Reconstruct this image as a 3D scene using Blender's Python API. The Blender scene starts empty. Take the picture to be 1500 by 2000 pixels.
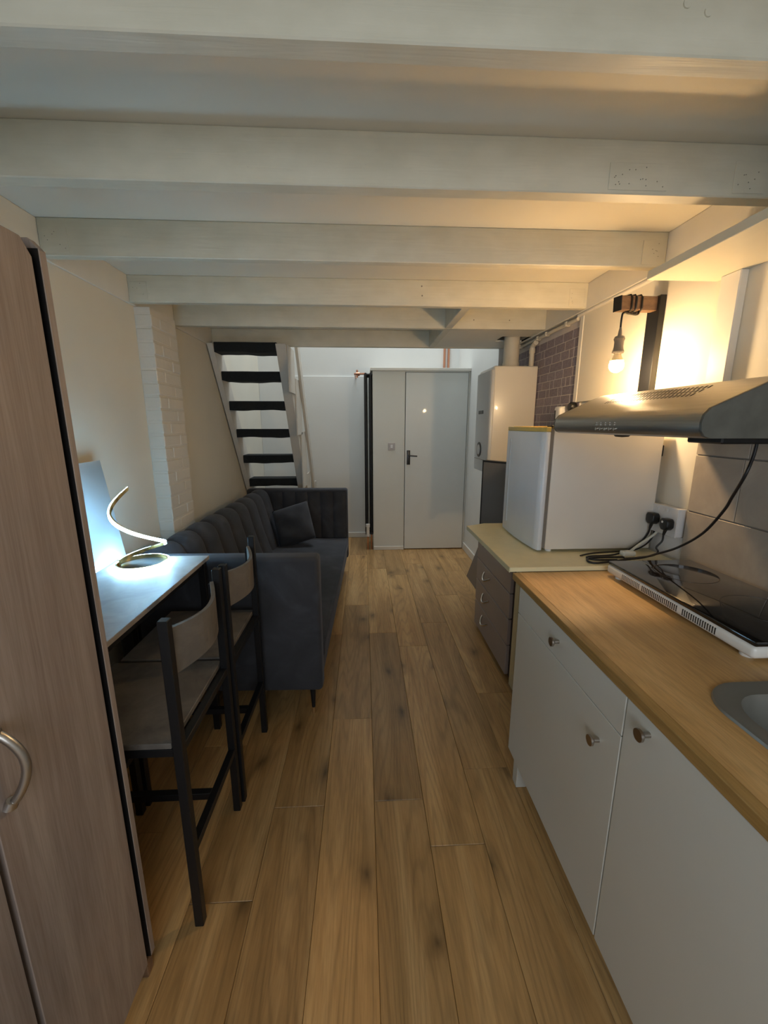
import bpy, bmesh, math, random
from math import sin, cos, pi, radians
from mathutils import Vector, Matrix
random.seed(7)
SC = bpy.context.scene
COL = SC.collection

# ------------------------------------------------------------------ camera
cam_data = bpy.data.cameras.new('camera')
cam_data.sensor_fit = 'VERTICAL'
cam_data.sensor_height = 36.0
cam_data.sensor_width = 27.0
cam_data.lens = 793.0 / 2000.0 * 36.0
cam_data.clip_start = 0.02
camera = bpy.data.objects.new('camera', cam_data)
camera.location = (0, 0, 1.52)
camera.rotation_euler = (radians(90 - 12.12), 0, radians(-2.863))
COL.objects.link(camera)
SC.camera = camera

# ------------------------------------------------------------------ world, lights, exposure
world = bpy.data.worlds.new('world')
SC.world = world
world.use_nodes = True
wb = world.node_tree.nodes['Background']
wb.inputs[0].default_value = (0.62, 0.78, 1.0, 1)
wb.inputs[1].default_value = 1.0

def area(name, loc, rot, sx, sy, power, col):
    d = bpy.data.lights.new(name, 'AREA')
    d.shape = 'RECTANGLE'; d.size = sx; d.size_y = sy
    d.energy = power; d.color = col
    o = bpy.data.objects.new(name, d)
    o.location = loc; o.rotation_euler = rot
    COL.objects.link(o)
    return o
# daylight entering through the window in the wall behind the camera
area('window_daylight', (0.0, -1.28, 1.45), (radians(90), 0, 0), 1.5, 1.3, 17, (0.90, 0.96, 1.0))
# daylight dropping through the roof light over the stair
area('roof_daylight', (0.15, 4.62, 4.66), (0, 0, 0), 1.7, 0.9, 42, (0.86, 0.94, 1.0))
# daylight of the loft window, over the loft deck
area('loft_daylight', (0.0, 0.6, 3.1), (radians(90), 0, 0), 1.6, 0.8, 3, (0.84, 0.93, 1.0))

SC.view_settings.view_transform = 'Standard'
SC.view_settings.look = 'None'
SC.view_settings.gamma = 1.0
SC.view_settings.use_curve_mapping = False
SC.view_settings.exposure = 0.30

# ------------------------------------------------------------------ materials
def lin(c):
    return tuple((v / 12.92 if v <= 0.04045 else ((v + 0.055) / 1.055) ** 2.4) for v in c)
def hexc(h):
    h = h.lstrip('#')
    return lin(tuple(int(h[i:i + 2], 16) / 255 for i in (0, 2, 4)))

class NT:
    def __init__(s, name):
        s.m = bpy.data.materials.new(name); s.m.use_nodes = True
        s.n = s.m.node_tree.nodes; s.l = s.m.node_tree.links
        s.b = s.n['Principled BSDF']
    def node(s, t, **kw):
        n = s.n.new(t)
        for k, v in kw.items():
            if k in n.inputs: n.inputs[k].default_value = v
            else: setattr(n, k, v)
        return n
    def link(s, a, b): s.l.new(a, b)
    def coords(s, scale=(1, 1, 1), rand=0.0):
        tc = s.node('ShaderNodeTexCoord'); mp = s.node('ShaderNodeMapping')
        mp.inputs['Scale'].default_value = scale
        s.link(tc.outputs['Object'], mp.inputs['Vector'])
        if rand:
            oi = s.node('ShaderNodeObjectInfo'); mu = s.node('ShaderNodeMath', operation='MULTIPLY')
            mu.inputs[1].default_value = rand
            s.link(oi.outputs['Random'], mu.inputs[0])
            cx = s.node('ShaderNodeCombineXYZ')
            for i in range(3): s.link(mu.outputs[0], cx.inputs[i])
            s.link(cx.outputs[0], mp.inputs['Location'])
        return mp.outputs[0]
    def ramp(s, fac, stops):
        r = s.node('ShaderNodeValToRGB')
        el = r.color_ramp.elements
        while len(el) < len(stops): el.new(0.5)
        for e, (p, c) in zip(el, stops):
            e.position = p; e.color = (*c, 1)
        s.link(fac, r.inputs[0]); return r.outputs[0]
    def mix(s, fac, a, b, mode='MIX'):
        m = s.node('ShaderNodeMix', data_type='RGBA', blend_type=mode)
        for sock, v in ((m.inputs[0], fac), (m.inputs[6], a), (m.inputs[7], b)):
            if hasattr(v, 'is_output'): s.link(v, sock)
            elif isinstance(v, tuple): sock.default_value = (*v, 1) if len(v) == 3 else v
            else: sock.default_value = v
        return m.outputs[2]
    def bump(s, h, strength=0.1, dist=0.01):
        b = s.node('ShaderNodeBump', Strength=strength, Distance=dist)
        s.link(h, b.inputs['Height']); s.link(b.outputs[0], s.b.inputs['Normal'])

def mat(name, col, rough=0.5, metal=0.0, var=0.06, scale=8.0, bump=0.0, bscale=60.0, coat=0.0, spec=None):
    t = NT(name)
    v = t.coords()
    nz = t.node('ShaderNodeTexNoise', Scale=scale, Detail=4.0)
    t.link(v, nz.inputs['Vector'])
    a = tuple(max(0, c * (1 - var)) for c in col); b = tuple(min(1, c * (1 + var)) for c in col)
    t.link(t.ramp(nz.outputs[0], [(0.3, a), (0.7, b)]), t.b.inputs['Base Color'])
    t.b.inputs['Roughness'].default_value = rough
    t.b.inputs['Metallic'].default_value = metal
    if coat: t.b.inputs['Coat Weight'].default_value = coat
    if spec is not None: t.b.inputs['Specular IOR Level'].default_value = spec
    if bump:
        n2 = t.node('ShaderNodeTexNoise', Scale=bscale, Detail=5.0)
        t.link(v, n2.inputs['Vector']); t.bump(n2.outputs[0], bump, 0.004)
    return t.m

def wood(name, dark, mid, light, grain=(14, 1.0, 14), rough=0.45, knots=0.0, bump=0.12, rand=0.0, tone=0.0, rings=0.10):
    """grain runs along the axis with the smallest scale"""
    t = NT(name)
    v = t.coords(grain, rand)
    v1 = t.coords(tuple(g * 0.45 for g in grain), rand)
    n1 = t.node('ShaderNodeTexNoise', Scale=1.1, Detail=5.0, Roughness=0.6, Distortion=0.35)
    t.link(v, n1.inputs['Vector'])
    base = t.ramp(n1.outputs[0], [(0.28, dark), (0.5, mid), (0.70, light)])
    # cathedral growth rings: contour lines of a smooth stretched field
    gm = min(grain)
    v2 = t.coords(tuple(0.5 if g == gm else 6.5 for g in grain), rand * 1.3)
    n0 = t.node('ShaderNodeTexNoise', Scale=0.8, Detail=2.5, Roughness=0.35)
    t.link(v2, n0.inputs['Vector'])
    mu = t.node('ShaderNodeMath', operation='MULTIPLY'); mu.inputs[1].default_value = 170.0
    t.link(n0.outputs[0], mu.inputs[0])
    si = t.node('ShaderNodeMath', operation='SINE'); t.link(mu.outputs[0], si.inputs[0])
    ma = t.node('ShaderNodeMath', operation='MULTIPLY_ADD'); ma.inputs[1].default_value = 0.5; ma.inputs[2].default_value = 0.5
    t.link(si.outputs[0], ma.inputs[0])
    rg = t.ramp(ma.outputs[0], [(0.0, (1 - rings,) * 3), (0.28, (1, 1, 1)), (1.0, (1 + rings * .3,) * 3)])
    base = t.mix(1.0, base, rg, 'MULTIPLY')
    fine = t.node('ShaderNodeTexNoise', Scale=15.0, Detail=3.0)
    t.link(v, fine.inputs['Vector'])
    f = t.ramp(fine.outputs[0], [(0.33, (0.87, 0.86, 0.85)), (0.6, (1.03, 1.03, 1.03))])
    c = t.mix(1.0, base, f, 'MULTIPLY')
    if knots:
        vk = t.coords((4.6, 1.5, 4.6), rand * 1.7)
        nk = t.node('ShaderNodeTexNoise', Scale=1.1, Detail=2.0, Distortion=0.8)
        t.link(vk, nk.inputs['Vector'])
        kf = t.ramp(nk.outputs[0], [(0.60, (0, 0, 0)), (0.76, (knots, knots, knots))])
        c = t.mix(kf, c, tuple(x * 0.42 for x in dark))
        vo = t.node('ShaderNodeTexVoronoi', Scale=1.0, voronoi_dimensions='2D')
        vw0 = t.coords((4.4, 2.3, 4.4), rand * 2.3)
        nw = t.node('ShaderNodeTexNoise', Scale=3.0, Detail=3.0); t.link(vw0, nw.inputs['Vector'])
        wa = t.node('ShaderNodeVectorMath', operation='MULTIPLY_ADD'); wa.inputs[1].default_value = (.28, .28, .28)
        t.link(nw.outputs['Color'], wa.inputs[0]); t.link(vw0, wa.inputs[2]); vw = wa.outputs[0]
        t.link(vw, vo.inputs['Vector'])
        kk = t.ramp(vo.outputs['Distance'], [(0.0, (0.9, 0.9, 0.9)), (0.05, (0.6, 0.6, 0.6)), (0.13, (0.22, 0.22, 0.22)), (0.26, (0, 0, 0))])
        sc = t.node('ShaderNodeSeparateColor'); t.link(vo.outputs['Color'], sc.inputs[0])
        gt = t.node('ShaderNodeMath', operation='GREATER_THAN'); gt.inputs[1].default_value = 0.55; t.link(sc.outputs[0], gt.inputs[0])
        km = t.node('ShaderNodeMath', operation='MULTIPLY'); t.link(gt.outputs[0], km.inputs[0]); t.link(kk, km.inputs[1])
        c = t.mix(km.outputs[0], c, tuple(x * 0.30 for x in dark))
    if tone:
        oi = t.node('ShaderNodeObjectInfo')
        tr = t.ramp(oi.outputs['Random'], [(0.0, (1 - tone,) * 3), (0.5, (1, 1, 1)), (1.0, (1 + tone * .5, 1 + tone * .5, 1 + tone * .42))])
        c = t.mix(1.0, c, tr, 'MULTIPLY')
    t.link(c, t.b.inputs['Base Color'])
    t.b.inputs['Roughness'].default_value = rough
    if bump: t.bump(n1.outputs[0], bump, 0.003)
    return t.m

def emit(name, col, strength):
    t = NT(name)
    t.b.inputs['Base Color'].default_value = (*col, 1)
    t.b.inputs['Emission Color'].default_value = (*col, 1)
    t.b.inputs['Emission Strength'].default_value = strength
    return t.m

M = {}
M['wall'] = mat('wall_paint', hexc('#dcd6c7'), 0.75, var=0.03, scale=2.5, bump=0.12, bscale=35)
M['wall_cool'] = mat('far_wall_paint', hexc('#dcdcd8'), 0.7, var=0.02, scale=2.5, bump=0.08, bscale=30)
M['ceil'] = mat('ceiling_paint', hexc('#e0dccf'), 0.6, var=0.03, scale=3, bump=0.05, bscale=30)
def beam_mat():
    t = NT('painted_timber')
    v = t.coords((1.2, 18, 18))
    n = t.node('ShaderNodeTexNoise', Scale=2.0, Detail=6.0, Distortion=0.4)
    t.link(v, n.inputs['Vector'])
    v2 = t.coords((3, 5, 5))
    n2 = t.node('ShaderNodeTexNoise', Scale=2.2, Detail=4.0)
    t.link(v2, n2.inputs['Vector'])
    c = t.ramp(n2.outputs[0], [(0.3, hexc('#cbc7b5')), (0.7, hexc('#d7d3c2'))])
    # rubbed, flaking spots
    n3 = t.node('ShaderNodeTexNoise', Scale=9.0, Detail=6.0, Roughness=0.7)
    t.link(v2, n3.inputs['Vector'])
    k = t.ramp(n3.outputs[0], [(0.70, (0, 0, 0)), (0.78, (0.35, 0.35, 0.35))])
    c = t.mix(k, c, hexc('#8d8878'))
    t.link(c, t.b.inputs['Base Color']); t.b.inputs['Roughness'].default_value = 0.5
    t.bump(n.outputs[0], 0.35, 0.006)
    return t.m
M['beam'] = beam_mat()
M['trim'] = mat('white_trim', hexc('#dcd8ce'), 0.45, var=0.03, bump=0.05)
M['plank'] = wood('oak_floor_plank', hexc('#9c7849'), hexc('#b58e5b'), hexc('#c6a16d'), (14, 0.9, 14), 0.40, knots=0.38, bump=0.06, rand=37.0, tone=0.24, rings=0.15)
M['subfloor'] = mat('dark_joint', hexc('#3a2818'), 0.8)
M['wardrobe'] = wood('grey_brown_oak', hexc('#82736b'), hexc('#90827a'), hexc('#9d9087'), (22, 22, 0.8), 0.5, bump=0.05, rings=0.07)
M['wardrobe_dark'] = mat('wardrobe_gap', hexc('#2b2320'), 0.7)
M['worktop'] = wood('oak_worktop', hexc('#b38c56'), hexc('#c9a169'), hexc('#d4af78'), (16, 1.2, 16), 0.38, bump=0.04, rings=0.06)
M['worktop_edge'] = wood('oak_worktop_edge', hexc('#97763f'), hexc('#a98650'), hexc('#b8955c'), (16, 1.2, 16), 0.45, bump=0.03, rings=0.05)
M['cab'] = mat('white_cabinet', hexc('#d5d5cd'), 0.38, var=0.015, scale=3)
M['cab_in'] = mat('cabinet_gap', hexc('#6b6b66'), 0.7)
M['cream'] = mat('cream_laminate', hexc('#efe2b6'), 0.35, var=0.03, scale=20)
M['cream_edge'] = mat('cream_edge', hexc('#d2c9a4'), 0.4, var=0.03)
M['chest'] = mat('grey_brown_drawer', hexc('#a0948e'), 0.42, var=0.05, scale=5)
M['chest_dark'] = mat('chest_carcass', hexc('#40342f'), 0.6)
M['pine'] = wood('pine_board', hexc('#a5743c'), hexc('#bd8c50'), hexc('#cfa468'), (14, 14, 1.2), 0.5)
M['chrome'] = mat('chrome', (0.72, 0.71, 0.69), 0.18, 1.0, var=0.02)
M['knob'] = mat('brushed_nickel', (0.42, 0.38, 0.34), 0.3, 1.0, var=0.05)
M['handle'] = mat('satin_nickel', (0.50, 0.47, 0.44), 0.35, 1.0, var=0.05)
def brushed():
    t = NT('brushed_steel')
    v = t.coords((60, 2, 60))
    n = t.node('ShaderNodeTexNoise', Scale=3.0, Detail=5.0)
    t.link(v, n.inputs['Vector'])
    t.link(t.ramp(n.outputs[0], [(0.3, (0.36, 0.34, 0.31)), (0.7, (0.46, 0.44, 0.40))]), t.b.inputs['Base Color'])
    t.b.inputs['Metallic'].default_value = 1.0
    t.link(t.ramp(n.outputs[0], [(0.2, (0.30,) * 3), (0.8, (0.40,) * 3)]), t.b.inputs['Roughness'])
    return t.m
M['steel'] = brushed()
M['steel_shaded'] = mat('hood_steel_shaded', (0.13, 0.13, 0.115), 0.5, 0.5, var=0.15, scale=20)  # steel for the hood ends, their shade put into a darker colour
M['steel_dark'] = mat('dark_filter', (0.06, 0.06, 0.06), 0.5, 0.4)
M['sink'] = mat('sink_steel', (0.27, 0.27, 0.25), 0.38, 0.6, var=0.05, scale=10)
M['fridge'] = mat('fridge_white', hexc('#ded6ca'), 0.42, var=0.015, bump=0.03, bscale=150)
M['fridge_door'] = mat('fridge_door_white', hexc('#d9dde2'), 0.28, var=0.01)
M['gasket'] = mat('grey_gasket', hexc('#7c746a'), 0.6)
M['yellow'] = mat('yellow_top', hexc('#d8b75e'), 0.4, var=0.05)
M['boiler'] = mat('boiler_white', hexc('#e2dbcd'), 0.28, var=0.01, coat=0.12)
M['boiler_front'] = mat('boiler_front_grey', hexc('#c4c6c6'), 0.3, var=0.01)
M['dark'] = mat('dark_plastic', hexc('#2a2a2b'), 0.35, var=0.1)
M['black'] = mat('black_plastic', hexc('#161617'), 0.4, var=0.1)
M['black_metal'] = mat('black_powder_coat', hexc('#0f1013'), 0.45, 0.1, var=0.1)
M['screen'] = mat('tv_screen', hexc('#6b6762'), 0.3, var=0.03)
M['white_plastic'] = mat('white_plastic', hexc('#e2e0db'), 0.3, var=0.01)
M['switch'] = mat('grey_switch', hexc('#b3adab'), 0.35, var=0.03)
M['socket'] = mat('socket_white', hexc('#dad8d6'), 0.3, var=0.01)
M['cable'] = mat('black_cable', hexc('#1b1817'), 0.45)
M['white_cable'] = mat('white_cable', hexc('#d8d6c8'), 0.4)
M['copper'] = mat('copper', (0.72, 0.36, 0.24), 0.3, 1.0, var=0.08)
M['grey_pipe'] = mat('painted_pipe', hexc('#cfc8b8'), 0.5, var=0.04)
M['hob'] = mat('black_glass', hexc('#1a1614'), 0.06, var=0.05, coat=0.6)
M['hob_ring'] = mat('hob_print', hexc('#3b3632'), 0.2)
M['slot'] = mat('vent_slot', hexc('#6d6a66'), 0.6)
M['slot_dark'] = mat('vent_slot_dark', hexc('#2b2723'), 0.6)
def velvet():
    t = NT('charcoal_velvet')
    v = t.coords()
    n = t.node('ShaderNodeTexNoise', Scale=5.0, Detail=5.0, Distortion=0.7)
    t.link(v, n.inputs['Vector'])
    t.link(t.ramp(n.outputs[0], [(0.32, hexc('#27282c')), (0.55, hexc('#333439')), (0.72, hexc('#414248'))]), t.b.inputs['Base Color'])
    t.b.inputs['Roughness'].default_value = 0.85
    t.b.inputs['Sheen Weight'].default_value = 0.14
    t.b.inputs['Sheen Roughness'].default_value = 0.45
    t.b.inputs['Sheen Tint'].default_value = (0.6, 0.62, 0.7, 1)
    n2 = t.node('ShaderNodeTexNoise', Scale=400.0, Detail=2.0); t.link(v, n2.inputs['Vector'])
    t.bump(n2.outputs[0], 0.15, 0.001)
    return t.m
M['velvet'] = velvet()
M['brass'] = mat('brass', (0.80, 0.58, 0.25), 0.25, 1.0, var=0.05)
M['gold_tip'] = mat('gold_tip', (0.75, 0.60, 0.40), 0.3, 1.0)
def concrete(name, a, b, rough=0.45):
    t = NT(name)
    v = t.coords((1, 1, 1))
    n = t.node('ShaderNodeTexNoise', Scale=7.0, Detail=7.0, Roughness=0.65, Distortion=0.6)
    t.link(v, n.inputs['Vector'])
    n2 = t.node('ShaderNodeTexNoise', Scale=45.0, Detail=4.0); t.link(v, n2.inputs['Vector'])
    c = t.ramp(n.outputs[0], [(0.3, a), (0.7, b)])
    k = t.ramp(n2.outputs[0], [(0.66, (0, 0, 0)), (0.8, (0.4, 0.4, 0.4))])
    t.link(t.mix(k, c, tuple(x * 0.4 for x in a)), t.b.inputs['Base Color'])
    t.b.inputs['Roughness'].default_value = rough
    return t.m
M['desk'] = concrete('grey_stone_laminate', hexc('#86827f'), hexc('#a5a09b'))
M['seat'] = concrete('stool_stone_laminate', hexc('#4d4945'), hexc('#746e67'))
M['panel'] = mat('glossy_white_panel', hexc('#a3b1b8'), 0.14, var=0.01, coat=0.8)
M['led'] = emit('led_strip', (0.36, 0.70, 1.0), 66.0)
M['bulb'] = emit('bulb_glass', (1.0, 0.67, 0.34), 520.0)
M['bulb_base'] = mat('bulb_collar', hexc('#e6d3a8'), 0.4)
M['walnut'] = wood('brown_arm_wood', hexc('#5d4433'), hexc('#7d6049'), hexc('#8d7057'), (2, 20, 20), 0.5)
M['carpet'] = mat('black_tread_carpet', hexc('#1c2022'), 0.95, var=0.2, scale=60, bump=0.5, bscale=200)
M['stair'] = mat('stair_paint', hexc('#cfcac0'), 0.5, var=0.05, scale=6, bump=0.1)
M['brick_white'] = mat('painted_brick', hexc('#d9d3c7'), 0.6, var=0.03, scale=5, bump=0.4, bscale=40)
def brick_grey():
    t = NT('grey_purple_brick')
    v = t.coords((8, 40, 40), 30.0)
    n = t.node('ShaderNodeTexNoise', Scale=2.0, Detail=5.0); t.link(v, n.inputs['Vector'])
    c = t.ramp(n.outputs[0], [(0.3, hexc('#7f747c')), (0.7, hexc('#978c92'))])
    oi = t.node('ShaderNodeObjectInfo')
    tr = t.ramp(oi.outputs['Random'], [(0.0, (0.82, 0.82, 0.86)), (1.0, (1.08, 1.06, 1.06))])
    t.link(t.mix(1.0, c, tr, 'MULTIPLY'), t.b.inputs['Base Color'])
    t.b.inputs['Roughness'].default_value = 0.6
    return t.m
M['brick_grey'] = brick_grey()
M['mortar'] = mat('pale_mortar', hexc('#c9c1bb'), 0.8)
def tile_mat():
    t = NT('beige_stone_tile')
    v = t.coords((1, 1, 1), 20.0)
    n = t.node('ShaderNodeTexNoise', Scale=5.0, Detail=7.0, Roughness=0.6, Distortion=0.8); t.link(v, n.inputs['Vector'])
    t.link(t.ramp(n.outputs[0], [(0.3, hexc('#978c7f')), (0.55, hexc('#a69b8d')), (0.75, hexc('#b4a999'))]), t.b.inputs['Base Color'])
    t.b.inputs['Roughness'].default_value = 0.35
    return t.m
M['tile'] = tile_mat()
M['grout'] = mat('tile_grout', hexc('#8b8379'), 0.8)
M['board_dark'] = mat('dark_board', hexc('#5b534e'), 0.3, var=0.1, scale=4)
M['nail'] = mat('nail_head', hexc('#7b766a'), 0.6)

# ------------------------------------------------------------------ geometry helpers
class MB:
    def __init__(s): s.bm = bmesh.new()
    def _merge(s, tb):
        me = bpy.data.meshes.new('tmp'); tb.to_mesh(me); tb.free()
        s.bm.from_mesh(me); bpy.data.meshes.remove(me); return s
    def box(s, x0, x1, y0, y1, z0, z1, b=0.0, seg=1):
        tb = bmesh.new()
        bmesh.ops.create_cube(tb, size=1)
        for v in tb.verts:
            v.co = Vector(((x0 + x1) / 2 + v.co.x * abs(x1 - x0), (y0 + y1) / 2 + v.co.y * abs(y1 - y0), (z0 + z1) / 2 + v.co.z * abs(z1 - z0)))
        if b: bmesh.ops.bevel(tb, geom=tb.edges[:], offset=b, segments=seg, affect='EDGES', profile=0.5)
        return s._merge(tb)
    def prism(s, pts, axis, a, b, bev=0.0, seg=1):
        """extrude a polygon given in the two other axes (in x,y,z order) along axis from a to b"""
        tb = bmesh.new()
        def P(p, w):
            p = list(p); p.insert(axis, w); return p
        v0 = [tb.verts.new(P(p, a)) for p in pts]; v1 = [tb.verts.new(P(p, b)) for p in pts]
        n = len(pts)
        tb.faces.new(v0); tb.faces.new(v1[::-1])
        for i in range(n): tb.faces.new((v0[i], v1[i], v1[(i + 1) % n], v0[(i + 1) % n]))
        bmesh.ops.recalc_face_normals(tb, faces=tb.faces)
        if bev: bmesh.ops.bevel(tb, geom=tb.edges[:], offset=bev, segments=seg, affect='EDGES', profile=0.5)
        return s._merge(tb)
    def cone(s, p0, p1, r0, r1, n=16):
        p0, p1 = Vector(p0), Vector(p1); d = p1 - p0
        tb = bmesh.new()
        bmesh.ops.create_cone(tb, cap_ends=True, segments=n, radius1=r0, radius2=max(r1, 1e-5), depth=d.length)
        q = d.to_track_quat('Z', 'Y')
        bmesh.ops.transform(tb, matrix=Matrix.Translation((p0 + p1) / 2) @ q.to_matrix().to_4x4(), verts=tb.verts)
        return s._merge(tb)
    def cyl(s, p0, p1, r, n=16): return s.cone(p0, p1, r, r, n)
    def bar(s, p0, p1, w, h, up=(0, 0, 1), b=0.0):
        """rectangular bar from p0 to p1; w across, h along up"""
        p0, p1 = Vector(p0), Vector(p1); d = (p1 - p0); L = d.length; d.normalize()
        u = Vector(up); sx = d.cross(u).normalized(); u = sx.cross(d).normalized()
        tb = bmesh.new(); bmesh.ops.create_cube(tb, size=1)
        c = (p0 + p1) / 2
        for v in tb.verts: v.co = c + sx * v.co.x * w + d * v.co.y * L + u * v.co.z * h
        bmesh.ops.recalc_face_normals(tb, faces=tb.faces)
        if b: bmesh.ops.bevel(tb, geom=tb.edges[:], offset=b, segments=1, affect='EDGES')
        return s._merge(tb)
    def tube(s, pts, r, n=8, closed=False):
        pts = [Vector(p) for p in pts]; N = len(pts); tb = bmesh.new(); rings = []
        nrm = None
        for i, p in enumerate(pts):
            a = pts[(i - 1) % N] if (i or closed) else p; b = pts[(i + 1) % N] if (i < N - 1 or closed) else p
            t = (b - a).normalized()
            if nrm is None:
                nrm = t.orthogonal().normalized()
            nrm = (nrm - t * nrm.dot(t)).normalized(); bi = t.cross(nrm)
            rings.append([tb.verts.new(p + (nrm * cos(2 * pi * k / n) + bi * sin(2 * pi * k / n)) * r) for k in range(n)])
        for i in range(N if closed else N - 1):
            A, B = rings[i], rings[(i + 1) % N]
            for k in range(n): tb.faces.new((A[k], A[(k + 1) % n], B[(k + 1) % n], B[k]))
        if not closed: tb.faces.new(rings[0][::-1]); tb.faces.new(rings[-1])
        bmesh.ops.recalc_face_normals(tb, faces=tb.faces)
        return s._merge(tb)
    def lathe(s, prof, c, n=24):
        """profile [(r, z)] around the vertical through c"""
        tb = bmesh.new(); rings = []
        for r, z in prof:
            rings.append([tb.verts.new((c[0] + max(r, 1e-4) * cos(2 * pi * k / n), c[1] + max(r, 1e-4) * sin(2 * pi * k / n), c[2] + z)) for k in range(n)])
        for A, B in zip(rings, rings[1:]):
            for k in range(n): tb.faces.new((A[k], A[(k + 1) % n], B[(k + 1) % n], B[k]))
        tb.faces.new(rings[0]); tb.faces.new(rings[-1])
        bmesh.ops.recalc_face_normals(tb, faces=tb.faces)
        return s._merge(tb)
    def grid(s, fn, nu, nv, closed_u=False):
        tb = bmesh.new()
        V = [[tb.verts.new(fn(u / nu, v / nv)) for v in range(nv + 1)] for u in range(nu + (0 if closed_u else 1))]
        U = len(V)
        for i in range(nu):
            for j in range(nv):
                tb.faces.new((V[i][j], V[(i + 1) % U][j], V[(i + 1) % U][j + 1], V[i][j + 1]))
        return s._merge(tb)
    def strip(s, frames, wa, wb_, closed=False):
        """sweep of a rectangle; frames = (centre, dirA, dirB)"""
        tb = bmesh.new(); R = []
        for c, a, b in frames:
            R.append([tb.verts.new(c + a * (sa * wa) + b * (sb * wb_)) for sa, sb in ((-1, -1), (1, -1), (1, 1), (-1, 1))])
        N = len(R)
        for i in range(N if closed else N - 1):
            A, B = R[i], R[(i + 1) % N]
            for k in range(4): tb.faces.new((A[k], A[(k + 1) % 4], B[(k + 1) % 4], B[k]))
        if not closed: tb.faces.new(R[0][::-1]); tb.faces.new(R[-1])
        bmesh.ops.recalc_face_normals(tb, faces=tb.faces)
        return s._merge(tb)
    def mesh(s, name, material, smooth=False):
        me = bpy.data.meshes.new(name); s.bm.to_mesh(me); s.bm.free()
        me.materials.append(material)
        if smooth:
            me.shade_smooth()
            try: me.set_sharp_from_angle(angle=radians(smooth if smooth is not True else 40))
            except Exception: pass
        return me
    def build(s, name, material, parent=None, smooth=False, **props):
        return link(name, s.mesh(name, material, smooth), parent, **props)

def link(name, me, parent=None, loc=None, **props):
    o = bpy.data.objects.new(name, me); COL.objects.link(o)
    if loc is not None: o.location = loc
    if parent is not None: adopt(o, parent)
    for k, v in props.items(): o[k] = v
    return o
def wmat(o):
    m = o.matrix_basis.copy()
    return wmat(o.parent) @ o.matrix_parent_inverse @ m if o.parent else m
def adopt(o, parent):
    o.parent = parent; o.matrix_parent_inverse = wmat(parent).inverted()
def thing(name, label, cat, loc, group=None):
    o = bpy.data.objects.new(name, None); COL.objects.link(o); o.location = loc
    o.empty_display_size = 0.1
    o['label'] = label; o['category'] = cat
    if group: o['group'] = group
    return o
def tag(o, label, cat, group=None):
    o['label'] = label; o['category'] = cat
    if group: o['group'] = group
    return o
def struct(o, label=None):
    o['kind'] = 'structure'
    if label: o['label'] = label
    return o
def copy_thing(root, loc, label):
    r = root.copy(); COL.objects.link(r); r.location = loc; r['label'] = label
    for ch in list(root.children):
        c = ch.copy(); COL.objects.link(c); c.parent = r; c.matrix_parent_inverse = ch.matrix_parent_inverse.copy()
        for g in list(ch.children):
            d = g.copy(); COL.objects.link(d); d.parent = c; d.matrix_parent_inverse = g.matrix_parent_inverse.copy()
    return r
def smooth_pts(pts, k=6):
    P = [Vector(p) for p in pts]; P = [P[0]] + P + [P[-1]]; out = []
    for i in range(1, len(P) - 2):
        for j in range(k):
            t = j / k; a, b, c, d = P[i - 1:i + 3]
            out.append(0.5 * ((2 * b) + (-a + c) * t + (2 * a - 5 * b + 4 * c - d) * t * t + (-a + 3 * b - 3 * c + d) * t ** 3))
    out.append(P[-2]); return out

# ------------------------------------------------------------------ dimensions
L, W, WF = -1.316, 1.37, 1.24         # left wall, kitchen wall, far right wall
YB, YF = -1.4, 5.46                   # back and far wall
BZ, CZ, RZ = 2.195, 2.335, 4.75       # joist underside, loft deck underside, roof

# ------------------------------------------------------------------ structure
floor = struct(MB().box(L - .1, W + .1, YB - .1, YF + .1, -0.08, -0.012).build('floor', M['subfloor']), 'oak laminate plank floor running down the room')
PW, PL = 0.2032, 1.385
cols = {0: 1.389, 1: 1.195, 2: 1.53, 3: 2.05, -1: 1.876, -2: 1.379, -3: 1.05, -4: 1.72, -5: 1.3, -6: 0.9, -7: 1.6, 4: 1.28, 5: 1.7, 6: 1.1}
plank_mesh = MB().box(-PW / 2 + .0005, PW / 2 - .0005, -PL / 2 + .0006, PL / 2 - .0006, -0.012, 0.0, 0.0014).mesh('plank', M['plank'])
for c, y0 in sorted(cols.items()):
    x = 0.029 + c * PW + PW / 2
    if x - PW / 2 > W or x + PW / 2 < L: continue
    k = math.ceil((YB - y0) / PL) - 1
    while y0 + k * PL < YF:
        a, b = y0 + k * PL, y0 + (k + 1) * PL
        k += 1
        xa, xb = max(x - PW / 2, L), min(x + PW / 2, W)
        a2, b2 = max(a, YB), min(b, YF)
        if b2 - a2 < 0.05: continue
        if xb - xa > PW - .001 and b2 - a2 > PL - .001:
            link('plank', plank_mesh, floor, (x, (a + b) / 2, 0))
        else:
            hx, hy = (xb - xa) / 2, (b2 - a2) / 2
            me = MB().box(-hx + .0005, hx - .0005, -hy + .0006, hy - .0006, -0.012, 0.0, 0.0014).mesh('plank', M['plank'])
            link('plank', me, floor, ((xa + xb) / 2, (a2 + b2) / 2, 0))

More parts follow.
